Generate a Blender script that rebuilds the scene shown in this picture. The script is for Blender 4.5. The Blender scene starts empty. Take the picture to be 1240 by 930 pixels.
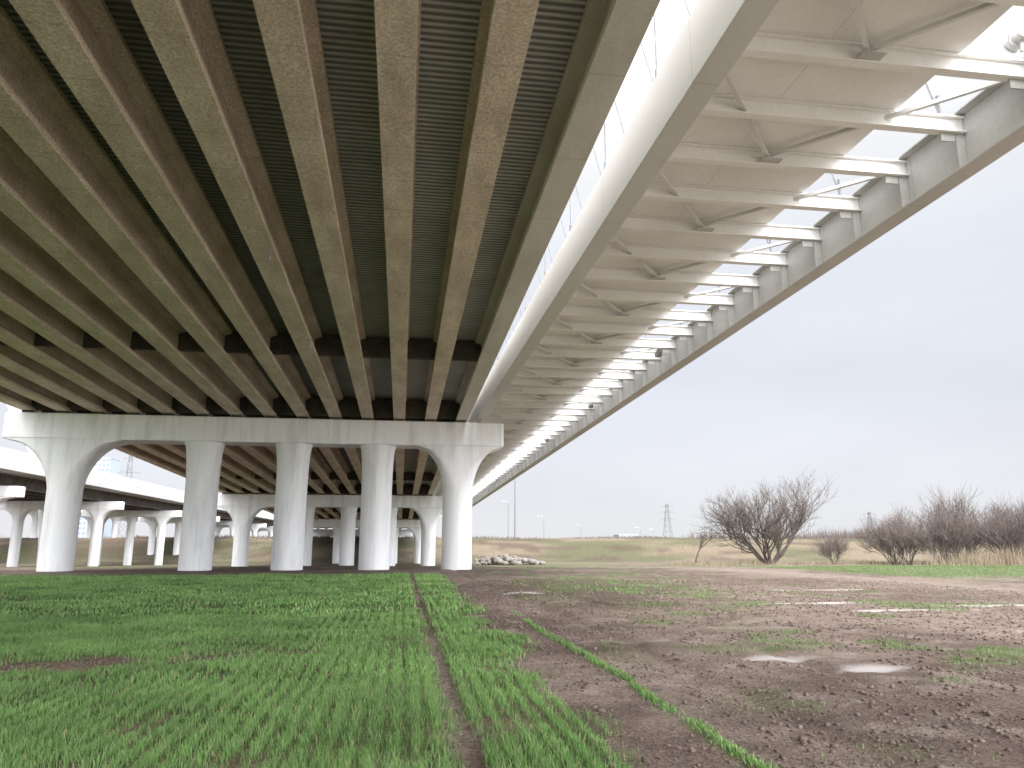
import bpy, math, random
import numpy as np
from mathutils import Vector
random.seed(4); rng=np.random.default_rng(4)
S=bpy.context.scene
# ---------------------------------------------------------------- helpers
def vnoise(x,y,seed=0.0):
    x=np.asarray(x,float); y=np.asarray(y,float)
    ix=np.floor(x); iy=np.floor(y); fx=x-ix; fy=y-iy
    fx=fx*fx*(3-2*fx); fy=fy*fy*(3-2*fy)
    def h(a,b):
        v=np.sin(a*127.1+b*311.7+seed*17.3)*43758.5453
        return v-np.floor(v)
    return (h(ix,iy)*(1-fx)+h(ix+1,iy)*fx)*(1-fy)+(h(ix,iy+1)*(1-fx)+h(ix+1,iy+1)*fx)*fy
def fbm(x,y,seed=0.0,o=4):
    a=0;w=.5;t=0
    for i in range(o):
        a=a+w*vnoise(x*2**i,y*2**i,seed+i*3.1); t+=w; w*=.5
    return a/t
def sst(a,b,x):
    t=np.clip((np.asarray(x,float)-a)/(b-a),0,1); return t*t*(3-2*t)
def empty(name):
    e=bpy.data.objects.new(name,None); S.collection.objects.link(e); return e
class MB:
    def __init__(s): s.v=[]; s.f=[]
    def add(s,v,f):
        o=len(s.v); s.v+= [tuple(p) for p in v]; s.f+=[tuple(i+o for i in q) for q in f]
    def box(s,x0,x1,y0,y1,z0,z1):
        s.add([(x0,y0,z0),(x1,y0,z0),(x1,y1,z0),(x0,y1,z0),(x0,y0,z1),(x1,y0,z1),(x1,y1,z1),(x0,y1,z1)],
              [(0,3,2,1),(4,5,6,7),(0,1,5,4),(1,2,6,5),(2,3,7,6),(3,0,4,7)])
    def sweep(s,prof,ys,fx,fz):
        n=len(prof); v=[]; f=[]
        for y in ys:
            for (x,z) in prof: v.append((x+fx(y),y,z+fz(y)))
        for i in range(len(ys)-1):
            for j in range(n):
                k=(j+1)%n
                f.append((i*n+j,i*n+k,(i+1)*n+k,(i+1)*n+j))
        f.append(tuple(range(n))[::-1]); f.append(tuple(range((len(ys)-1)*n,len(ys)*n)))
        s.add(v,f)
    def bar(s,p,q,w,h):
        p=Vector(p);q=Vector(q);d=(q-p).normalized()
        u=Vector((0,0,1)) if abs(d.z)<.95 else Vector((1,0,0))
        a=d.cross(u).normalized()*(w/2); b=a.cross(d).normalized()*(h/2)
        v=[]
        for c in (p,q): v+=[c-a-b,c+a-b,c+a+b,c-a+b]
        s.add(v,[(0,1,2,3)[::-1],(4,5,6,7),(0,1,5,4),(1,2,6,5),(2,3,7,6),(3,0,4,7)])
    def tube(s,p,q,r0,r1,n=6,caps=True):
        p=Vector(p);q=Vector(q);d=(q-p)
        if d.length<1e-6:return
        d.normalize(); u=Vector((0,0,1)) if abs(d.z)<.9 else Vector((1,0,0))
        a=d.cross(u).normalized(); b=d.cross(a)
        v=[]
        for c,r in((p,r0),(q,r1)):
            for i in range(n):
                t=2*math.pi*i/n; v.append(c+a*(r*math.cos(t))+b*(r*math.sin(t)))
        f=[(i,(i+1)%n,n+(i+1)%n,n+i) for i in range(n)]
        if caps: f+=[tuple(range(n))[::-1],tuple(range(n,2*n))]
        s.add(v,f)
    def loft(s,secs):
        n=len(secs[0]); v=[p for q in secs for p in q]; f=[]
        for i in range(len(secs)-1):
            for j in range(n):
                k=(j+1)%n; f.append((i*n+j,i*n+k,(i+1)*n+k,(i+1)*n+j))
        f.append(tuple(range(n))[::-1]); f.append(tuple(range((len(secs)-1)*n,len(secs)*n)))
        s.add(v,f)
    def obj(s,name,mat,parent=None,smooth=False,bevel=0,loc=None):
        m=bpy.data.meshes.new(name); m.from_pydata(s.v,[],s.f); m.materials.append(mat)
        m.update()
        o=bpy.data.objects.new(name,m); S.collection.objects.link(o)
        if parent: o.parent=parent
        if loc: o.location=loc
        if smooth:
            m.polygons.foreach_set('use_smooth',[True]*len(m.polygons))
            try: m.set_sharp_from_angle(angle=math.radians(35))
            except Exception: pass
        if bevel:
            b=o.modifiers.new('bevel','BEVEL'); b.width=bevel; b.segments=2; b.limit_method='ANGLE'; b.angle_limit=math.radians(40)
        return o
def np_mesh(name,V,F,mat,col=None,k=None):
    m=bpy.data.meshes.new(name); k=F.shape[1]
    m.vertices.add(len(V)); m.vertices.foreach_set('co',V.astype(np.float32).ravel())
    m.loops.add(F.size); m.loops.foreach_set('vertex_index',F.astype(np.int32).ravel())
    m.polygons.add(len(F)); m.polygons.foreach_set('loop_start',np.arange(0,F.size,k,dtype=np.int32))
    try: m.polygons.foreach_set('loop_total',np.full(len(F),k,dtype=np.int32))
    except Exception: pass
    if col is not None:
        a=m.attributes.new('col','FLOAT_COLOR','POINT'); a.data.foreach_set('color',col.astype(np.float32).ravel())
    m.materials.append(mat); m.update(calc_edges=True); m.validate()
    o=bpy.data.objects.new(name,m); S.collection.objects.link(o); return o
# ---------------------------------------------------------------- materials
def nt(name):
    m=bpy.data.materials.new(name); m.use_nodes=True; n=m.node_tree; n.nodes.clear()
    out=n.nodes.new('ShaderNodeOutputMaterial'); b=n.nodes.new('ShaderNodeBsdfPrincipled')
    n.links.new(b.outputs[0],out.inputs[0]); return m,n,b,out
def surf(name,base,dark,scale=1.0,stretch=(1,1,1),rough=.8,bump=.1,fine=25,metal=0,lo=.35,hi=.7,speck=.25,spec=.3,joint=0):
    m,n,b,out=nt(name); L=n.links.new
    g=n.nodes.new('ShaderNodeNewGeometry'); mp=n.nodes.new('ShaderNodeMapping'); mp.inputs['Scale'].default_value=stretch
    L(g.outputs['Position'],mp.inputs[0])
    a=n.nodes.new('ShaderNodeTexNoise'); a.inputs['Scale'].default_value=scale; a.inputs['Detail'].default_value=5; a.inputs['Roughness'].default_value=.62
    L(mp.outputs[0],a.inputs['Vector'])
    r=n.nodes.new('ShaderNodeMapRange'); r.inputs[1].default_value=lo; r.inputs[2].default_value=hi; L(a.outputs[0],r.inputs[0])
    mx=n.nodes.new('ShaderNodeMix'); mx.data_type='RGBA'; mx.inputs[6].default_value=(*dark,1); mx.inputs[7].default_value=(*base,1); L(r.outputs[0],mx.inputs[0])
    f=n.nodes.new('ShaderNodeTexNoise'); f.inputs['Scale'].default_value=fine; f.inputs['Detail'].default_value=3; L(g.outputs['Position'],f.inputs['Vector'])
    r2=n.nodes.new('ShaderNodeMapRange'); r2.inputs[1].default_value=.3; r2.inputs[2].default_value=.7; r2.inputs[3].default_value=1-speck; r2.inputs[4].default_value=1+speck*.6
    L(f.outputs[0],r2.inputs[0]); fac=r2.outputs[0]
    if joint:
        sp=n.nodes.new('ShaderNodeSeparateXYZ'); L(g.outputs['Position'],sp.inputs[0])
        md=n.nodes.new('ShaderNodeMath'); md.operation='PINGPONG'; md.inputs[1].default_value=joint/2; L(sp.outputs[1],md.inputs[0])
        jr=n.nodes.new('ShaderNodeMapRange'); jr.inputs[1].default_value=0; jr.inputs[2].default_value=.035; jr.inputs[3].default_value=.80; jr.inputs[4].default_value=1; L(md.outputs[0],jr.inputs[0])
        jm=n.nodes.new('ShaderNodeMath'); jm.operation='MULTIPLY'; L(fac,jm.inputs[0]); L(jr.outputs[0],jm.inputs[1]); fac=jm.outputs[0]
    sc=n.nodes.new('ShaderNodeVectorMath'); sc.operation='SCALE'; L(mx.outputs[2],sc.inputs[0]); L(fac,sc.inputs['Scale'])
    L(sc.outputs[0],b.inputs['Base Color'])
    b.inputs['Roughness'].default_value=rough; b.inputs['Metallic'].default_value=metal; b.inputs['Specular IOR Level'].default_value=spec
    if bump:
        bp=n.nodes.new('ShaderNodeBump'); bp.inputs['Strength'].default_value=bump; bp.inputs['Distance'].default_value=.02
        L(f.outputs[0],bp.inputs['Height']); L(bp.outputs[0],b.inputs['Normal'])
    return m
M_gird=surf('girder_concrete',(.84,.73,.62),(.60,.50,.405),1.4,(1,.35,1),.9,.3,18,speck=.32,joint=1.5)
M_gird_out=surf('outer_girder_concrete',(.74,.71,.67),(.60,.57,.52),.8,(1,.3,1),.85,.1,20,speck=.1,joint=3)
M_cap=surf('pier_white_paint',(.86,.86,.865),(.66,.655,.65),1.3,(1,1,.14),.7,.08,18,speck=.06,lo=.3,hi=.52)
M_ped=surf('pale_steel_paint',(.88,.865,.845),(.80,.78,.75),.5,(1,1,1),.55,0,12,speck=.04)
M_pede=surf('shaded_steel_paint',(.56,.55,.53),(.46,.45,.43),.7,(1,.4,1),.6,0,12,speck=.06,joint=8)  # paint darkened to stand in for shade on the edge girder
M_pedw=surf('white_steel_paint',(.70,.69,.675),(.62,.61,.59),.4,(1,.3,1),.5,0,12,speck=.03,joint=6)
M_via=surf('viaduct_concrete',(.56,.56,.56),(.44,.44,.44),.5,(1,.2,1),.8,0,12,speck=.06)
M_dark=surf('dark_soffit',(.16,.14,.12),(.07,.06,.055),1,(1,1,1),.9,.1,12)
M_metal=surf('galvanised',(.5,.5,.5),(.35,.35,.36),3,rough=.5,metal=.5,bump=0)
M_cable=surf('cable_steel',(.25,.25,.26),(.15,.15,.15),3,rough=.5,bump=0)
M_bark=surf('grey_bark',(.15,.12,.105),(.08,.065,.055),3,rough=.95,bump=0)
M_twig=surf('brown_twigs',(.20,.16,.145),(.115,.092,.082),.6,rough=.95,bump=0)
M_reed=surf('dry_reed',(.32,.26,.18),(.20,.16,.11),.7,rough=.95,bump=0)
M_rock=surf('limestone_rock',(.27,.25,.225),(.16,.145,.13),1.2,rough=.95,bump=.3)
M_clod=surf('soil_clod',(.27,.205,.175),(.13,.095,.08),6,rough=.95,bump=.2)
M_bld=surf('pale_grey_cladding',(.40,.45,.51),(.34,.39,.45),.1,rough=.5,bump=0)
M_glass=surf('dark_glass',(.22,.26,.32),(.18,.21,.26),.1,rough=.2,bump=0)
def corr():
    m,n,b,out=nt('corrugated_deck_form'); L=n.links.new
    g=n.nodes.new('ShaderNodeNewGeometry'); sp=n.nodes.new('ShaderNodeSeparateXYZ'); L(g.outputs['Position'],sp.inputs[0])
    mu=n.nodes.new('ShaderNodeMath'); mu.operation='MULTIPLY'; mu.inputs[1].default_value=2*math.pi/.19; L(sp.outputs[1],mu.inputs[0])
    si=n.nodes.new('ShaderNodeMath'); si.operation='SINE'; L(mu.outputs[0],si.inputs[0])
    a=n.nodes.new('ShaderNodeTexNoise'); a.inputs['Scale'].default_value=.7; a.inputs['Detail'].default_value=5; L(g.outputs['Position'],a.inputs['Vector'])
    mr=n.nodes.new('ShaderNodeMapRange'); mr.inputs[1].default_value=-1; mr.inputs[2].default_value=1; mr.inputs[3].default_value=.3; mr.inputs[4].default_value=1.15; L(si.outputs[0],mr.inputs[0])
    xr=n.nodes.new('ShaderNodeMapRange'); xr.inputs[1].default_value=-5; xr.inputs[2].default_value=0; xr.inputs[3].default_value=.4; xr.inputs[4].default_value=1.2; L(sp.outputs[0],xr.inputs[0])  # colour darkened towards the left bays, standing in for shade under the deck
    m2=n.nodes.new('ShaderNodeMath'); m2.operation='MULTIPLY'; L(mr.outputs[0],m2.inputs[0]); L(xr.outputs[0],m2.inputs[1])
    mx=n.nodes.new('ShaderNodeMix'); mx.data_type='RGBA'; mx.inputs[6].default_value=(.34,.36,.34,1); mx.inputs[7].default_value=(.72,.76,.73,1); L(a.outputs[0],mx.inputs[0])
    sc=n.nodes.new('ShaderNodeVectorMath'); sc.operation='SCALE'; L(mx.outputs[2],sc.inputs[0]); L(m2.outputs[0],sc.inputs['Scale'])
    L(sc.outputs[0],b.inputs['Base Color']); b.inputs['Roughness'].default_value=.6
    bp=n.nodes.new('ShaderNodeBump'); bp.inputs['Strength'].default_value=.8; bp.inputs['Distance'].default_value=.04; L(si.outputs[0],bp.inputs['Height']); L(bp.outputs[0],b.inputs['Normal'])
    return m
M_corr=corr()
def ground_mat():
    m,n,b,out=nt('ground_soil'); L=n.links.new
    at=n.nodes.new('ShaderNodeAttribute'); at.attribute_name='col'
    g=n.nodes.new('ShaderNodeNewGeometry')
    def noise(s,d=6,r=.6):
        a=n.nodes.new('ShaderNodeTexNoise'); a.inputs['Scale'].default_value=s; a.inputs['Detail'].default_value=d; a.inputs['Roughness'].default_value=r; L(g.outputs['Position'],a.inputs['Vector']); return a
    a=noise(2.2,6,.7); c=noise(22,4,.7)
    r=n.nodes.new('ShaderNodeMapRange'); r.inputs[1].default_value=.3; r.inputs[2].default_value=.7; r.inputs[3].default_value=.66; r.inputs[4].default_value=1.28; L(a.outputs[0],r.inputs[0])
    r2=n.nodes.new('ShaderNodeMapRange'); r2.inputs[1].default_value=.3; r2.inputs[2].default_value=.7; r2.inputs[3].default_value=.55; r2.inputs[4].default_value=1.4; L(c.outputs[0],r2.inputs[0])
    mm=n.nodes.new('ShaderNodeMath'); mm.operation='MULTIPLY'; L(r.outputs[0],mm.inputs[0]); L(r2.outputs[0],mm.inputs[1])
    wm=n.nodes.new('ShaderNodeMix'); L(at.outputs['Alpha'],wm.inputs[0]); L(mm.outputs[0],wm.inputs[2]); wm.inputs[3].default_value=1.0
    sc=n.nodes.new('ShaderNodeVectorMath'); sc.operation='SCALE'; L(at.outputs['Color'],sc.inputs[0]); L(wm.outputs[0],sc.inputs['Scale'])
    L(sc.outputs[0],b.inputs['Base Color'])
    rr=n.nodes.new('ShaderNodeMapRange'); rr.inputs[3].default_value=.95; rr.inputs[4].default_value=.35; L(at.outputs['Alpha'],rr.inputs[0]); L(rr.outputs[0],b.inputs['Roughness'])
    b.inputs['Specular IOR Level'].default_value=.2
    ad=n.nodes.new('ShaderNodeMath'); ad.operation='ADD'; L(a.outputs[0],ad.inputs[0]); L(c.outputs[0],ad.inputs[1])
    iv=n.nodes.new('ShaderNodeMath'); iv.operation='SUBTRACT'; iv.inputs[0].default_value=1; L(at.outputs['Alpha'],iv.inputs[1])
    bp=n.nodes.new('ShaderNodeBump'); bp.inputs['Distance'].default_value=.07; L(iv.outputs[0],bp.inputs['Strength']); L(ad.outputs[0],bp.inputs['Height']); L(bp.outputs[0],b.inputs['Normal'])
    return m
M_ground=ground_mat()
def grass_mat():
    m,n,b,out=nt('grass_blades'); at=n.nodes.new('ShaderNodeAttribute'); at.attribute_name='col'
    n.links.new(at.outputs['Color'],b.inputs['Base Color']); b.inputs['Roughness'].default_value=.7; b.inputs['Specular IOR Level'].default_value=.2
    return m
M_grass=grass_mat()
# ---------------------------------------------------------------- terrain
def hgt(x,y):
    x=np.asarray(x,float); y=np.asarray(y,float)
    z=-.0225*(np.clip(y,47,140)-47)
    yy=y+26*(fbm(x/70,y/300,5)-.5)
    z=z+sst(158,182,yy)*(2.9+2.09)+(fbm(x/14,y/14,6)-.5)*.8*sst(176,186,yy)
    z=z-sst(205,240,y)*1.8
    damp=1-sst(42,46,y)*(1-sst(49,53,y))
    z=z+(fbm(x*.9,y*.9,1)-.5)*.10*damp*(1-.6*sst(0,-25,x))+(fbm(x*.12,y*.12,2)-.5)*.25*sst(52,75,y)
    for c in (3.3,5.0):
        w=np.exp(-((x-c-.25*np.sin(y*.13))/.14)**2); z=z-.045*w*sst(60,45,y)
    w=np.exp(-((x-.55)/.10)**2); z=z-.04*w*sst(45,40,y)
    return z
def axis(lo,hi,segs):
    a=[lo]; 
    for end,st in segs:
        while a[-1]<end: a.append(a[-1]+st)
    st=segs[-1][1]
    while a[-1]<hi: st*=1.1; a.append(a[-1]+st)
    return a
xp=axis(-12,1800,[(18,.13),(34,.4),(70,1.2)])
xn=[-12]; st=.13
while xn[-1]>-1800: st*=1.08; xn.append(xn[-1]-st)
xs=np.array(xn[1:][::-1]+xp)
yp=axis(3,2500,[(26,.12),(62,.3),(120,1),(270,2.0)])
yn=[3]; st=.15
while yn[-1]>-500: st*=1.15; yn.append(yn[-1]-st)
ys=np.array(yn[1:][::-1]+yp)
X,Y=np.meshgrid(xs,ys); Z=hgt(X,Y)
def grass_mask(x,y):
    edge=1.45+.5*(fbm(y*.8,x*0+3,8)-.5)*2+.015*(y-5)
    m=sst(.3,-.2,x-edge+.5*(fbm(x*3,y*2,7)-.5))*sst(40.5,38.0,y+2*(fbm(x*.4,y*.4,9)-.5))
    m=m*(1-np.clip(np.exp(-((x-.55)/.14)**2)*(.7+.6*fbm(x*0,y*1.3,4)),0,1))
    p=np.exp(-(((x+5.0)/2.0)**2+((y-10.6)/.8)**2)**1.3)
    p=np.maximum(p,.75*np.exp(-(((x+1.8)/1.3)**2+((y-11.2)/.7)**2)))
    n=fbm(x*1.6,y*1.6,12)
    m=m*(1-np.clip(p*1.9*(n*1.6-.05),0,1))
    return np.clip(m,0,1)
def path_x(y): return 20.0-.9*sst(40,70,y)*12
def wl(y): return 2.5+.10*(fbm(y*.35,y*0,34)-.5)*4
def weed_mask(x,y):
    n=fbm(x*.8,y*.8,21); n2=fbm(x*.25,y*.25,22)
    a=np.exp(-(((x-7.8-.05*(y-26))/3.0)**2+((y-27)/8)**2)**1.5)*sst(.28,.5,n)
    b=np.exp(-((x-wl(y))/.07)**2)*sst(4,5,y)*sst(18,13,y)*sst(.28,.5,fbm(x*2,y*3,33))*.85
    c=sst(23,24.5,x)*sst(28,36,y)*sst(58,50,y)*.9
    d=sst(.54,.70,n)*sst(2,6,x)*sst(18,14,x)*.75
    e=sst(52,60,y)*sst(150,90,y)*sst(.4,.6,n2)*.8*sst(5,15,x)
    return np.clip(np.maximum.reduce([a,b,c,d,e]),0,1)
def wet_mask(x,y):
    n=fbm(x*1.6,y*2.6,31); n2=fbm(x*6,y*9,32)
    w=0
    for cx,cy,sx,sy in((5.0,9.9,.75,.30),(5.9,9.0,.6,.30),(12.2,16.4,2.4,.28),(15,17.5,2.2,.3),(10.5,18.6,2.0,.2),(14,24,2,.4),(3.8,24,.8,.4)):
        w=np.maximum(w,np.exp(-(((x-cx)/sx)**2+((y-cy)/sy)**2)))
    return sst(.50,.88,w*.60+n*.45+n2*.2)
G=grass_mask(X,Y); W=weed_mask(X,Y); Wt=wet_mask(X,Y)
N1=fbm(X*.35,Y*.35,40); N2=fbm(X*2,Y*2,41)
def C(*c): return np.array(c)
def cst(*c): return np.broadcast_to(C(*c),X.shape+(3,))
def mixc(a,b,t): return a*(1-t[...,None])+b*t[...,None]
dirt=mixc(cst(.335,.255,.215),cst(.20,.145,.12),sst(.36,.60,N1))
dirt=mixc(dirt,cst(.45,.375,.32),sst(.54,.75,N2)*.55)
open_dim=np.maximum(sst(20,50,Y),sst(9,20,X+.1*Y))  # soil colour darker in the open, paler under decks, offsetting daylight and bridge shade
dirt=mixc(dirt,mixc(mixc(cst(.19,.145,.118),cst(.13,.095,.078),sst(.38,.62,N1)),cst(.25,.205,.17),sst(.54,.75,N2)*.55),open_dim)
far=sst(55,95,Y); dirt=mixc(dirt,mixc(cst(.105,.105,.055),cst(.145,.11,.082),sst(.4,.6,fbm(X*.08,Y*.08,43))),far*.9)
lev=sst(140,160,Y)
lc=mixc(cst(.155,.122,.088),cst(.075,.08,.042),sst(.42,.62,fbm(X*.045,Y*.16,44))*.85)
lc=mixc(lc,cst(.075,.054,.04),sst(.52,.68,fbm(X*.12,Y*.35,45))*.8)
lc=mixc(lc,cst(.07,.058,.042),sst(182,188,Y)*.7)
dirt=mixc(dirt,lc,lev)
pth=np.exp(-((X-path_x(Y))/1.5)**4)*sst(-300,-100,Y)*sst(95,75,Y)
dirt=mixc(dirt,cst(.22,.18,.15),pth)
dirt=mixc(dirt,cst(.50,.46,.41),sst(2.5,-3,Y)*.9)  # pale ground behind the camera, added to bounce light onto the undersides
ug=mixc(cst(.13,.165,.065),cst(.24,.19,.13),sst(.45,.7,fbm(X*1.5,Y*.9,50)))
ug=mixc(ug,cst(.11,.20,.055),.65*sst(8,20,Y))
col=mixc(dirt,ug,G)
bp=np.clip(np.exp(-(((X+5.0)/2.1)**2+((Y-10.6)/.85)**2)**1.3),0,1)*sst(.3,.55,fbm(X*2,Y*2,51))
col=mixc(col,cst(.40,.31,.215),bp*.8)
gw=mixc(cst(.18,.25,.085),cst(.085,.125,.04),open_dim)  # weed colour also dimmed in the open to offset the daylight there
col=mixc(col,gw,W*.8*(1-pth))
wetc=mixc(cst(.60,.57,.55),cst(.34,.325,.315),open_dim)  # pale tone painted for sky reflected in puddles; dimmed in the open
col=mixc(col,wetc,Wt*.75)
Z=Z-.02*Wt
nx,ny=len(xs),len(ys)
V=np.stack([X.ravel(),Y.ravel(),Z.ravel()],1)
i=np.arange(nx*ny).reshape(ny,nx)
F=np.stack([i[:-1,:-1].ravel(),i[:-1,1:].ravel(),i[1:,1:].ravel(),i[1:,:-1].ravel()],1)
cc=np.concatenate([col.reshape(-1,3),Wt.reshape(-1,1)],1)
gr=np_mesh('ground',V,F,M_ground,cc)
gr.data.polygons.foreach_set('use_smooth',np.ones(len(gr.data.polygons),bool))
# ---------------------------------------------------------------- grass blades
def blades(name,x,y,h,w,colr,lean=.5):
    n=len(x); z=hgt(x,y); a=rng.uniform(0,2*np.pi,n); la=rng.uniform(0,2*np.pi,n); ln=rng.uniform(.1,lean,n)*h
    dx=np.cos(a)*w/2; dy=np.sin(a)*w/2; ox=np.cos(la)*ln; oy=np.sin(la)*ln
    z0=z-.01
    P=np.zeros((n,5,3))
    P[:,0]=np.stack([x-dx,y-dy,z0],1); P[:,1]=np.stack([x+dx,y+dy,z0],1)
    P[:,2]=np.stack([x+dx*.8+ox*.35,y+dy*.8+oy*.35,z+h*.6],1); P[:,3]=np.stack([x-dx*.8+ox*.35,y-dy*.8+oy*.35,z+h*.6],1)
    P[:,4]=np.stack([x+ox,y+oy,z+h],1)
    b=(np.arange(n)*5)[:,None]
    T=np.concatenate([b+np.array([[0,1,2]]),b+np.array([[0,2,3]]),b+np.array([[3,2,4]])])
    c=np.repeat(np.concatenate([colr,np.ones((n,1))],1)[:,None,:],5,1).copy()
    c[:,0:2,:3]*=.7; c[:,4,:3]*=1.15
    return np_mesh(name,P.reshape(-1,3),T,M_grass,c.reshape(-1,4))
def gcol(n,x,y):
    t=rng.random(n)[:,None]; q=fbm(x*.9,y*.9,60)[:,None]
    c=C(.13,.27,.075)*(1-t)+C(.24,.38,.125)*t
    yl=(rng.random(n)<.07)[:,None]
    c=np.where(yl,C(.44,.40,.23),c)
    o=np.maximum(sst(20,50,y),sst(9,20,x+.1*y))[:,None]*(x>2)[:,None]  # blade colour dimmed in the open, offsetting the stronger daylight
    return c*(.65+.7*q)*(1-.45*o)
def scatter(n,x0,x1,y0,y1,left):
    x=rng.uniform(x0,x1,n); y=rng.uniform(y0,y1,n); k=x>-left*y-3
    return x[k],y[k]
parts=[]
def rowsnap(x,y,amt):
    r=.17; c=np.round((x-.03*np.sin(y*1.3))/r)*r
    amt=amt*(.5+1.5*fbm(x*.7,y*.7,77))
    loose=rng.random(len(x))<.22
    return np.where(loose,x,c+rng.normal(0,1,len(x))*amt)
for (n,y0,y1,x0,h0,h1,w,am) in ((230000,3.6,9,-7.5,.035,.085,.0042,.026),(230000,9,17,-12,.04,.085,.008,.030),(150000,17,41,-27,.04,.09,.022,.04)):
    x,y=scatter(n,x0,2.3,y0,y1,.56)
    x=rowsnap(x,y,am)
    keep=rng.random(len(x))<grass_mask(x,y)*(.25+.95*sst(.28,.6,fbm(x*1.9,y*1.9,70)))
    x,y=x[keep],y[keep]; parts.append((x,y,rng.uniform(h0,h1,len(x))*(.6+.8*fbm(x,y,71)),np.full(len(x),w)))
for (n,y0,y1,x0,x1,w) in ((80000,4,20,1.2,16,.008),(80000,20,60,2,60,.03)):
    x=rng.uniform(x0,x1,n); y=rng.uniform(y0,y1,n)
    if x0<2:
        m=rng.random(n)<.16; x=np.where(m,wl(y)+rng.normal(0,.05,n),x)
    keep=rng.random(n)<weed_mask(x,y)*.9; x,y=x[keep],y[keep]
    parts.append((x,y,rng.uniform(.02,.06,len(x)),np.full(len(x),w)))
x=np.concatenate([p[0] for p in parts]); y=np.concatenate([p[1] for p in parts]); h=np.concatenate([p[2] for p in parts]); w=np.concatenate([p[3] for p in parts])
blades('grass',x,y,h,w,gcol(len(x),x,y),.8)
# ---------------------------------------------------------------- clods and rocks
def rocks(name,x,y,z,s,mat,flat=.6):
    t=(1+5**.5)/2
    ico=np.array([(-1,t,0),(1,t,0),(-1,-t,0),(1,-t,0),(0,-1,t),(0,1,t),(0,-1,-t),(0,1,-t),(t,0,-1),(t,0,1),(-t,0,-1),(-t,0,1)],float)/1.9
    fc=np.array([(0,11,5),(0,5,1),(0,1,7),(0,7,10),(0,10,11),(1,5,9),(5,11,4),(11,10,2),(10,7,6),(7,1,8),(3,9,4),(3,4,2),(3,2,6),(3,6,8),(3,8,9),(4,9,5),(2,4,11),(6,2,10),(8,6,7),(9,8,1)])
    n=len(x); P=ico[None]*rng.uniform(.65,1.3,(n,12,1))
    sc=np.stack([rng.uniform(.7,1.4,n),rng.uniform(.7,1.3,n),rng.uniform(.4,.9,n)*flat/.6],1)*s[:,None]
    P=P*sc[:,None,:]; a=rng.uniform(0,6.28,n); ca,sa=np.cos(a),np.sin(a)
    px=P[:,:,0]*ca[:,None]-P[:,:,1]*sa[:,None]; py=P[:,:,0]*sa[:,None]+P[:,:,1]*ca[:,None]
    Q=np.stack([px+x[:,None],py+y[:,None],P[:,:,2]+z[:,None]],2)
    Fc=(np.arange(n)*12)[:,None,None]+fc[None]
    return np_mesh(name,Q.reshape(-1,3),Fc.reshape(-1,3),mat)
n=36000
y=4+28*rng.random(n)**1.6; x=rng.uniform(.3,20,n)
k=(x<y*.85+3)&(rng.random(n)>grass_mask(x,y)*1.0)&(fbm(x*1.2,y*1.2,80)>.40)&(wet_mask(x,y)<.2)
x,y=x[k],y[k]; s=.005+.026*rng.random(len(x))**4+.0006*y
rocks('soil_clods',x,y,hgt(x,y)+s*.2,s,M_clod)
n=1500; x=rng.normal(-4.6,1.5,n); y=rng.normal(10.6,.6,n); s=rng.uniform(.008,.02,n); rocks('dry_leaf_litter',x,y,hgt(x,y)+.005,s,M_reed,.3)
n=420; x=rng.uniform(9,19,n); y=rng.uniform(100,108,n); z=hgt(x,y)+rng.random(n)*1.0*np.exp(-((x-14)/4)**2); s=rng.uniform(.25,.55,n)
rocks('riprap_rocks',x,y,z,s,M_rock,.7)
# ---------------------------------------------------------------- highway bridge
SL=.0282
zb=lambda y:10.43-SL*y
hb=empty('highway_bridge')
piersY=[-8,47,97.4,148,187]
gx=[3.55-1.95*i for i in range(14)]
f=.36
prof=[(-f,0),(f,0),(f,.17),(.11,.36),(.11,1.08),(.42,1.2),(.42,1.33),(-.42,1.33),(-.42,1.2),(-.11,1.08),(-.11,.36),(-f,.17)]
g=MB(); go=MB(); dk=MB(); dia=MB(); bear=MB()
for a,b in zip(piersY[:-1],piersY[1:]):
    for k,x0 in enumerate(gx):
        (go if k==0 else g).sweep(prof,[a+.12,b-.12],lambda y:x0,zb)
        for yy in (a+.6,b-.6): bear.box(x0-.25,x0+.25,yy-.2,yy+.2,zb(yy)-.12,zb(yy)-.002)
    for yy,th,z0 in ((b-13.5,.22,.35),(b-.45,.3,.1),(a+.45,.3,.1)):
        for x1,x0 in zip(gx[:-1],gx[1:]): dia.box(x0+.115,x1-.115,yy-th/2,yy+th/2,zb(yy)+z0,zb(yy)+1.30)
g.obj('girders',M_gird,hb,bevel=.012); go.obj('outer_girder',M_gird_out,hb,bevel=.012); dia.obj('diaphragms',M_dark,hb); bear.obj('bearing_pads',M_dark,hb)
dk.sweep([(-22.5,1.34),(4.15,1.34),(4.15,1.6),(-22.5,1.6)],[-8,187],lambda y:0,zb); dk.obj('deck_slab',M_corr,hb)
pr=MB()
for x0 in (3.85,-22.5): pr.sweep([(x0,1.61),(x0+.3,1.61),(x0+.22,2.45),(x0+.06,2.45)],[-8,187],lambda y:0,zb)
pr.sweep([(4.153,1.2),(4.2,1.2),(4.2,1.95),(4.153,1.95)],[-8,187],lambda y:0,zb)
pr.obj('parapets',M_gird_out,hb)
def rrect(x0,x1,yc,d,r,z,k=6):
    r=min(r,d-.001,(x1-x0)/2-.001); P=[]
    for cx,cy,a0 in ((x1-r,yc+d-r,0),(x0+r,yc+d-r,90),(x0+r,yc-d+r,180),(x1-r,yc-d+r,270)):
        for i in range(k+1):
            t=math.radians(a0+90*i/k); P.append((cx+r*math.cos(t),cy+r*math.sin(t),z))
    return P
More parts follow.
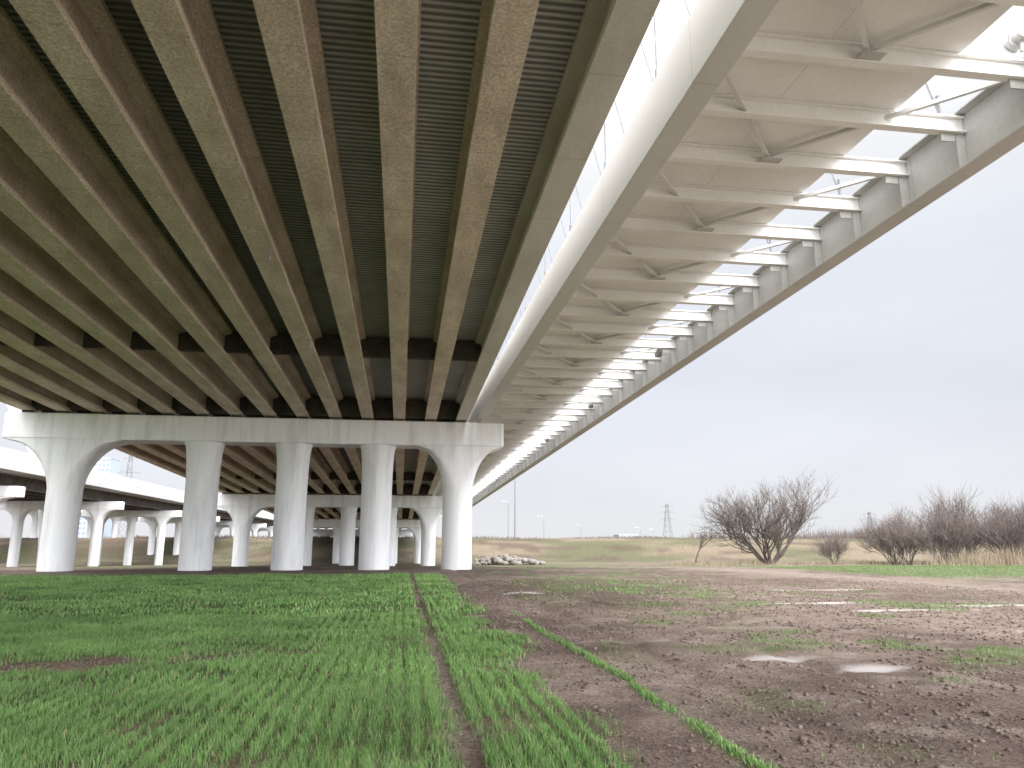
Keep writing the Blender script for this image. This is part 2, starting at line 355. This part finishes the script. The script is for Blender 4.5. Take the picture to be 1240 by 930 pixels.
def pier(parent,mat,yc,cols,x0,x1,ztop,capd,R,flH,fls,name):
    m=MB(); zc=ztop-capd
    for c,(wl_,wr) in zip(cols,fls):
        zg=float(hgt(c,yc))-.4; zs=zc-flH; secs=[rrect(c-R,c+R,yc,R,R,zg),rrect(c-R,c+R,yc,R,R,zs)]
        for i in range(1,13):
            t=i/12; o=1-math.sqrt(max(0,1-t*t)); z=zs+flH*(t if i<12 else .999)
            secs.append(rrect(c-R-wl_*o,c+R+wr*o,yc,R,R*(1-t)+.22*t if max(wl_,wr)>.5 else R,z))
        secs.append(rrect(c-R-wl_,c+R+wr,yc,R,.22 if max(wl_,wr)>.5 else R,zc+.25))
        m.loft(secs)
    e=.06
    m.loft([rrect(x0+e,x1-e,yc,R+.0,.2,zc),rrect(x0,x1,yc,R+.05,.22,zc+e),rrect(x0,x1,yc,R+.05,.22,ztop-e),rrect(x0+e,x1-e,yc,R,.2,ztop)])
    return m.obj(name,mat,parent,smooth=True)
cols=[-19.5,-11.9,-6.7,-1.6,3.4]
fl=[(2.45,2.3),(.3,.2),(.2,.2),(.2,.2),(1.7,1.85)]
for yc in piersY:
    pier(hb,M_cap,yc,cols,-22.9,6.2,zb(yc)-.13,1.5,.93,2.9,fl,'pier')
dp=MB()
for (xx,yy) in ((-4.4+.39,21),(-3.9,30)):
    dp.tube((xx,yy,zb(yy)+.3),(xx,yy,zb(yy)-.35),.04,.04,8)
dp.obj('drain_stubs',M_metal,hb)
# ---------------------------------------------------------------- pedestrian bridge
pb=empty('pedestrian_bridge')
off=lambda y:-.023*y+.2
offl=lambda y:-.023*min(y,47)
YE=155
lg=MB(); lg.sweep([(5.5,0),(6.06,0),(6.06,1.42),(5.5,1.42)],[-30,45.6],offl,zb)
lg.sweep([(5.5,.25),(6.0,.25),(6.0,1.42),(5.5,1.42)],[45.7,47,YE],offl,zb)
lg.obj('box_girder',M_pedw,pb,bevel=.015)
rgm=MB()
yy=[-30,YE]
rgm.sweep([(12.72,0),(13.25,0),(13.25,.04),(12.72,.04)],yy,off,zb)
rgm.sweep([(12.97,.042),(13.0,.042),(13.0,1.378),(12.97,1.378)],yy,off,zb)
rgm.sweep([(12.72,1.38),(13.25,1.38),(13.25,1.42),(12.72,1.42)],yy,off,zb)
bm=MB(); br=MB(); st=MB(); bays=[]
y=12.2-2.0*20
while y<YE-1: bays.append(y); y+=2.0
for i,y in enumerate(bays):
    xl=6.063+offl(y); xr=12.96+off(y); z=zb(y)
    bm.box(xl,xr,y-.11,y+.11,z+.92,z+.95); bm.box(xl,xr,y-.012,y+.012,z+.952,z+1.30)
    bm.box(xl,xr,y-.11,y+.11,z+1.302,z+1.335)
    st.box(12.74+off(y),12.965+off(y),y-.015,y+.015,z+.045,z+.915)
    st.box(13.003+off(y),13.22+off(y),y-.015,y+.015,z+.045,z+1.375)
    st.box(12.35+off(y),12.70+off(y),y-.02,y+.02,z+.7,z+.915)
    if i%2==0 and i>1:
        y2=y-4.0; xm=9.1+off(y)
        br.bar((xm,y-.1,z+1.06),(6.1+offl(y2),y2+.1,zb(y2)+1.06),.09,.09)
        br.bar((xm,y-.1,z+1.18),(12.9+off(y2),y2+.1,zb(y2)+1.18),.09,.09)
        st.box(xm-.25,xm+.25,y-.35,y-.1,z+.96,z+.975)
rgm.obj('edge_girder',M_pede,pb); bm.obj('floor_beams',M_ped,pb); br.obj('lateral_bracing',M_pedw,pb); st.obj('stiffeners',M_pede,pb)
dk=MB()
y=-30.0
while y<YE-2:
    for a,b in ((5.5,8.3),(8.312,11.2)):
        ya,yb=y,y+1.994
        v=[]
        for q in (ya,yb):
            for (p,o) in ((a,offl if a<6 else off),(b,off)):
                for dz in (1.34,1.44): v.append((p+o(q)+(.57 if p==5.5 else 0),q,zb(q)+dz))
        dk.add(v,[(0,2,6,4),(1,5,7,3),(0,1,3,2),(4,6,7,5),(0,4,5,1),(2,3,7,6)])
    y+=2.0
dk.obj('deck_panels',M_ped,pb)
ar=MB()
def archz(y): return 10+32*max(0,1-((y-60)/95)**2)
def archx(y): return 5.72+offl(y)
pts=[(archx(y),y,archz(y)) for y in np.linspace(-34,154,40)]
for a,b in zip(pts[:-1],pts[1:]): ar.tube(a,b,.4,.4,10)
ar.obj('arch_rib',M_pedw,pb,smooth=True)
hg=MB()
for y in np.arange(6.3,140,4.0):
    zt=archz(y)
    for xx in (5.72+offl(y),12.5+off(y)):
        hg.tube((xx,y,zb(y)+1.42),(archx(y),y,zt),.022,.022,6)
        hg.tube((xx,y,zb(y)+1.42),(xx,y,zb(y)+1.95),.05,.05,8)
hg.obj('hanger_cables',M_cable,pb)
dr=MB()
for y in (33,45,58): dr.box(12.3+off(y),12.55+off(y),y-.15,y+.15,zb(y)+.75,zb(y)+.95)
dr.obj('junction_boxes',M_cable,pb)
fx,fy=12.45+off(11.6),11.9; fz=zb(fy)+1.36
fd=empty('floodlight')
q=MB(); q.tube((fx,fy,fz),(fx,fy,fz+.35),.035,.035,10); q.obj('post',M_metal,fd)
q=MB(); q.tube((fx,fy-.12,fz+.36),(fx,fy+.22,fz+.30),.13,.17,18); q.tube((fx,fy+.23,fz+.30),(fx,fy+.26,fz+.295),.185,.185,18); q.obj('lamp_head',M_pede,fd,smooth=True)
q=MB(); q.bar((fx-.2,fy+.05,fz+.2),(fx-.2,fy+.05,fz+.4),.03,.03); q.bar((fx+.2,fy+.05,fz+.2),(fx+.2,fy+.05,fz+.4),.03,.03); q.bar((fx-.2,fy+.05,fz+.19),(fx+.2,fy+.05,fz+.19),.03,.03); q.obj('yoke',M_metal,fd)
# ---------------------------------------------------------------- left road viaduct
rv=empty('road_viaduct')
q=MB(); q.sweep([(-54,0),(-38,0),(-38,.9),(-54,.9)],[-10,300],lambda y:0,lambda y:8.6)
q.sweep([(-38.25,.905),(-38.0,.905),(-38.0,2.0),(-38.15,2.0)],[-10,300],lambda y:0,lambda y:8.6)
q.obj('deck_and_parapet',M_via,rv)
q=MB()
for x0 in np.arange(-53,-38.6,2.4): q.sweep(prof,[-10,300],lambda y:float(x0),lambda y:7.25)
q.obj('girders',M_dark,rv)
for yc in np.arange(-2,290,28.0):
    pier(rv,M_cap,float(yc),[-51,-46,-41],-54,-38,7.2,1.1,.65,1.6,[(1.8,1.2),(.3,.3),(1.2,1.8)],'pier')
rv2=empty('road_viaduct')
q=MB(); q.sweep([(-84,0),(-70,0),(-70,2.0),(-84,2.0)],[40,330],lambda y:0,lambda y:9.5); q.obj('deck_and_parapet',M_via,rv2)
for yc in np.arange(60,320,30.0):
    pier(rv2,M_cap,float(yc),[-80,-74],-84,-70,9.45,1.1,.65,1.6,[(1.8,1.2),(1.2,1.8)],'pier')
q=MB(); P=[(-81+29*math.cos(t),121,-1.5+36*math.sin(t)) for t in np.linspace(0,math.pi,48)]
for a,b in zip(P[:-1],P[1:]): q.tube(a,b,.8,.8,10)
q.obj('steel_arch',M_via,None,smooth=True)
# ---------------------------------------------------------------- bare trees
def grow(m,p,d,L,r,dep,maxd,up=.12,spread=.6,seg=3,nch=(3,5)):
    pts=[p]; dd=d.copy()
    for i in range(seg):
        dd=(dd+Vector((random.gauss(0,.16),random.gauss(0,.16),random.gauss(0,.12)+up))).normalized()
        q=pts[-1]+dd*(L/seg); r0=r*(1-.5*i/seg); r1=r*(1-.5*(i+1)/seg)
        m.tube(pts[-1],q,r0,r1,5 if dep<2 else 3,False); pts.append(q)
    if dep>=maxd: return
    for c in range(random.randint(*nch)):
        t=random.uniform(.3,1); k=min(seg-1,int(t*seg)); a=pts[k].lerp(pts[k+1],t*seg-k) if t<1 else pts[-1]
        nd=(dd+Vector((random.gauss(0,spread),random.gauss(0,spread),random.gauss(0,spread*.6)))).normalized()
        grow(m,a,nd,L*random.uniform(.55,.8),max(r*.5,.010),dep+1,maxd,up,spread,seg,nch)
def tree(name,x,y,stems,L,r,maxd,lean,mat,**k):
    m=MB(); z=float(hgt(x,y))-.1
    for i in range(stems):
        a=2*math.pi*i/stems+random.uniform(-.4,.4); l=lean*random.uniform(.5,1.2)
        grow(m,Vector((math.cos(a)*.15,math.sin(a)*.15,0)),Vector((math.cos(a)*l,math.sin(a)*l*.8,1)).normalized(),L*random.uniform(.8,1.1),r,0,maxd,**k)
    return m.obj(name,mat,None,loc=(x,y,z))
tree('bare_tree',37.5,74,11,4.5,.15,4,1.2,M_bark,up=.11,spread=.5,nch=(4,5))
tree('bare_tree',31.8,80,1,3.0,.12,4,.35,M_bark,up=.15,spread=.4,nch=(3,4))
base=[]
for j in range(3):
    o=tree('bare_shrub',45.5+j*4,62+j*2,12,2.5,.035,3,.8,M_twig,up=.14,spread=.45,nch=(5,6)); base.append(o)
base[0].location=(48.5,69,float(hgt(48.5,69))-.05)
pos=[(46.0,76,.75),(47.5,66,.9),(51.5,64,1.05),(55,62,1.15),(58,66,1.25),(61,62,1.15),(55,70,1.25),(50,72,1.1),(63,70,1.3),(66,64,1.2),(70,70,1.3),(74,66,1.2)]
for j,(x,y,s) in enumerate(pos):
    o=bpy.data.objects.new('bare_shrub',base[j%3].data); S.collection.objects.link(o); o.location=(x,y,float(hgt(x,y))-.05); o.rotation_euler[2]=j*1.7; o.scale=(s,s,s*random.uniform(.85,1.15))
def thin(name,x,y,h,w,mat,lean=.25):
    n=len(x); z=hgt(x,y)-.05; a=rng.uniform(0,3.14,n); ox=rng.normal(0,lean,n)*h; oy=rng.normal(0,lean,n)*h
    P=np.stack([np.stack([x-np.cos(a)*w,y-np.sin(a)*w,z],1),np.stack([x+np.cos(a)*w,y+np.sin(a)*w,z],1),np.stack([x+ox,y+oy,z+h],1)],1)
    return np_mesh(name,P.reshape(-1,3),np.arange(n*3).reshape(-1,3),mat)
n=9000; x=rng.uniform(38,75,n); y=rng.normal(60,2.2,n)+.05*(x-50); k=rng.random(n)<sst(42,52,x)*(.2+fbm(x*.4,y*.4,90)); x,y=x[k],y[k]
thin('reed_bed',x,y,rng.uniform(.5,2.1,len(x))*sst(38,55,x),np.full(len(x),.03),M_reed,.12)
n=6000; x=rng.uniform(28,62,n); y=rng.normal(74,4,n); thin('dry_scrub_grass',x,y,rng.uniform(.2,.7,n)*fbm(x*.5,y*.5,91)*1.5,np.full(n,.03),M_reed,.3)
n=26000; x=rng.uniform(105,420,n); y=rng.uniform(235,280,n); hh=(2+7*fbm(x*.03,y*.01,92)*fbm(x*.15,y*.05,93)*2)
thin('distant_tree_line',x,y,hh*rng.uniform(.4,1,n),np.full(n,.16),M_twig,.15)
n=16000; x=rng.uniform(-400,60,n); y=rng.uniform(300,330,n); hh=(1.5+4*fbm(x*.03,y*.01,95)*fbm(x*.15,y*.05,93)*2)
thin('distant_tree_line',x,y,hh*rng.uniform(.4,1,n),np.full(n,.18),M_twig,.15)
n=9000; x=rng.uniform(-60,110,n); y=rng.normal(182,4,n); thin('levee_brush',x,y,rng.uniform(.2,.9,n)*sst(.4,.7,fbm(x*.08,y*.1,97))+.05,np.full(n,.07),M_twig,.3)
# ---------------------------------------------------------------- distant poles, pylons, buildings
def pylon(x,y,zt,w):
    m=MB(); z0=float(hgt(x,y)); H=zt-z0; N=8
    def c(i,k):
        t=i/N; s=w*(1-.82*t); return Vector((x+(1,-1,-1,1)[k]*s/2,y+(1,1,-1,-1)[k]*s/2,z0+H*t))
    for i in range(N):
        for k in range(4):
            m.bar(c(i,k),c(i+1,k),.16,.16); m.bar(c(i,k),c(i+1,(k+1)%4),.1,.1); m.bar(c(i+1,k),c(i,(k+1)%4),.1,.1)
    for t,l in ((.62,4.2),(.78,5.0),(.93,3.6)):
        z=z0+H*t; m.bar((x-l,y,z),(x+l,y,z),.2,.2); m.bar((x-l,y,z),(x,y,z+1.2),.12,.12); m.bar((x+l,y,z),(x,y,z+1.2),.12,.12)
        for s in (-1,1): m.bar((x+s*l,y,z),(x+s*l,y,z-1.1),.12,.12)
    m.obj('power_pylon',M_cable)
pylon(145,400,23.5,5); pylon(233,350,17.5,4)
pylon(-137,400,47,6)
def lamp(x,y,zt,r=.14,arm=2.0):
    e=empty('street_lamp'); z0=float(hgt(x,y)); m=MB(); m.tube((x,y,z0-.2),(x,y,zt),r,r*.5,8); m.obj('pole',M_cable,e)
    m=MB(); m.bar((x,y,zt),(x-arm,y,zt+.3),.1,.1); m.bar((x-arm,y,zt+.3),(x-arm-.7,y,zt+.28),.35,.14); m.obj('arm_and_head',M_metal,e)
lamp(38,270,16.5,.2); lamp(40.5,270,25,.45,.3); lamp(52,275,11.5); lamp(97,300,8,.12); lamp(113,330,8,.12); lamp(72,300,9)
lamp(-96,260,19)
def building(name,x,y,w,d,zt,fl,cn):
    e=empty(name); z0=-2; m=MB(); m.box(x-w/2,x+w/2,y-d/2,y+d/2,z0,zt); m.box(x-w/2-.2,x+w/2+.2,y-d/2-.2,y+d/2+.2,zt+.002,zt+.5); m.obj('walls_and_roof',M_bld,e)
    m=MB(); fh=(zt)/fl
    for i in range(fl):
        for k in range(cn):
            cx=x-w/2+w*(k+.5)/cn; m.box(cx-w/cn*.36,cx+w/cn*.36,y-d/2-.06,y-d/2-.01,i*fh+fh*.3,i*fh+fh*.85)
    m.obj('windows',M_glass,e)
building('office_tower',-226,600,20,20,64,18,7)
building('office_tower',-262,640,16,16,52,15,6)
building('warehouse',127,420,11,10,6.4,2,5)
# ---------------------------------------------------------------- world
SUN_EL=math.radians(25); sdir=Vector((.38,-.92,0)).normalized()*math.cos(SUN_EL)+Vector((0,0,math.sin(SUN_EL)))
wd=bpy.data.worlds.new('World'); S.world=wd; wd.use_nodes=True; n=wd.node_tree; n.nodes.clear(); L=n.links.new
out=n.nodes.new('ShaderNodeOutputWorld'); bg=n.nodes.new('ShaderNodeBackground'); L(bg.outputs[0],out.inputs[0])
tc=n.nodes.new('ShaderNodeTexCoord'); sp=n.nodes.new('ShaderNodeSeparateXYZ'); L(tc.outputs['Generated'],sp.inputs[0])
cr=n.nodes.new('ShaderNodeValToRGB'); L(sp.outputs[2],cr.inputs[0]); e=cr.color_ramp.elements
e[0].position=0; e[0].color=(.84,.85,.87,1); e[1].position=1; e[1].color=(1,1,1,1)
for p,c in ((.08,(.81,.83,.885)),(.22,(.78,.81,.90)),(.36,(.83,.86,.93)),(.50,(.98,.99,1.0))):
    k=e.new(p); k.color=(*c,1)
mz=n.nodes.new('ShaderNodeMapRange'); mz.interpolation_type='SMOOTHSTEP'; mz.inputs[1].default_value=.45; mz.inputs[2].default_value=.95; mz.inputs[3].default_value=1; mz.inputs[4].default_value=3.2; L(sp.outputs[2],mz.inputs[0])
dt=n.nodes.new('ShaderNodeVectorMath'); dt.operation='DOT_PRODUCT'; L(tc.outputs['Generated'],dt.inputs[0]); dt.inputs[1].default_value=sdir
mg=n.nodes.new('ShaderNodeMapRange'); mg.interpolation_type='SMOOTHSTEP'; mg.inputs[1].default_value=0.0; mg.inputs[2].default_value=1; mg.inputs[3].default_value=0; mg.inputs[4].default_value=6.0; L(dt.outputs['Value'],mg.inputs[0])  # unseen sky glow behind the camera, added to light columns and ground under the deck
ad=n.nodes.new('ShaderNodeMath'); L(mz.outputs[0],ad.inputs[0]); L(mg.outputs[0],ad.inputs[1])
mp=n.nodes.new('ShaderNodeMapping'); mp.inputs['Scale'].default_value=(1.2,1.2,4.0); L(tc.outputs['Generated'],mp.inputs[0])
no=n.nodes.new('ShaderNodeTexNoise'); no.inputs['Scale'].default_value=1.6; no.inputs['Detail'].default_value=5; no.inputs['Roughness'].default_value=.5; L(mp.outputs[0],no.inputs['Vector'])
mn=n.nodes.new('ShaderNodeMapRange'); mn.inputs[1].default_value=.3; mn.inputs[2].default_value=.7; mn.inputs[3].default_value=.94; mn.inputs[4].default_value=1.06; L(no.outputs[0],mn.inputs[0])
mm=n.nodes.new('ShaderNodeMath'); mm.operation='MULTIPLY'; L(ad.outputs[0],mm.inputs[0]); L(mn.outputs[0],mm.inputs[1])
sc=n.nodes.new('ShaderNodeVectorMath'); sc.operation='SCALE'; L(cr.outputs[0],sc.inputs[0]); L(mm.outputs[0],sc.inputs['Scale'])
sky=n.nodes.new('ShaderNodeTexSky'); sky.sky_type='NISHITA'; sky.sun_disc=False; sky.sun_elevation=SUN_EL; sky.sun_rotation=math.atan2(sdir.x,sdir.y); sky.dust_density=3
s2=n.nodes.new('ShaderNodeVectorMath'); s2.operation='SCALE'; L(sky.outputs[0],s2.inputs[0]); s2.inputs['Scale'].default_value=.003
s3=n.nodes.new('ShaderNodeVectorMath'); s3.operation='ADD'; L(sc.outputs[0],s3.inputs[0]); L(s2.outputs[0],s3.inputs[1])
L(s3.outputs[0],bg.inputs[0]); bg.inputs[1].default_value=1.0
sl=bpy.data.lights.new('sun','SUN'); sl.energy=1.4; sl.angle=math.radians(35); sl.color=(1,.985,.96)
so=bpy.data.objects.new('sun',sl); S.collection.objects.link(so); so.rotation_euler=(-sdir).to_track_quat('-Z','Y').to_euler()
# ---------------------------------------------------------------- camera
cd=bpy.data.cameras.new('camera'); cd.sensor_width=36; cd.lens=900/1240*36; cd.clip_end=6000; cd.clip_start=.05
co=bpy.data.objects.new('camera',cd); S.collection.objects.link(co); co.location=(0,0,1.5)
co.rotation_euler=(math.radians(90+12.16),0,math.radians(-8.29)); S.camera=co
S.view_settings.view_transform='Standard'; S.view_settings.look='None'; S.view_settings.exposure=0; S.view_settings.gamma=1
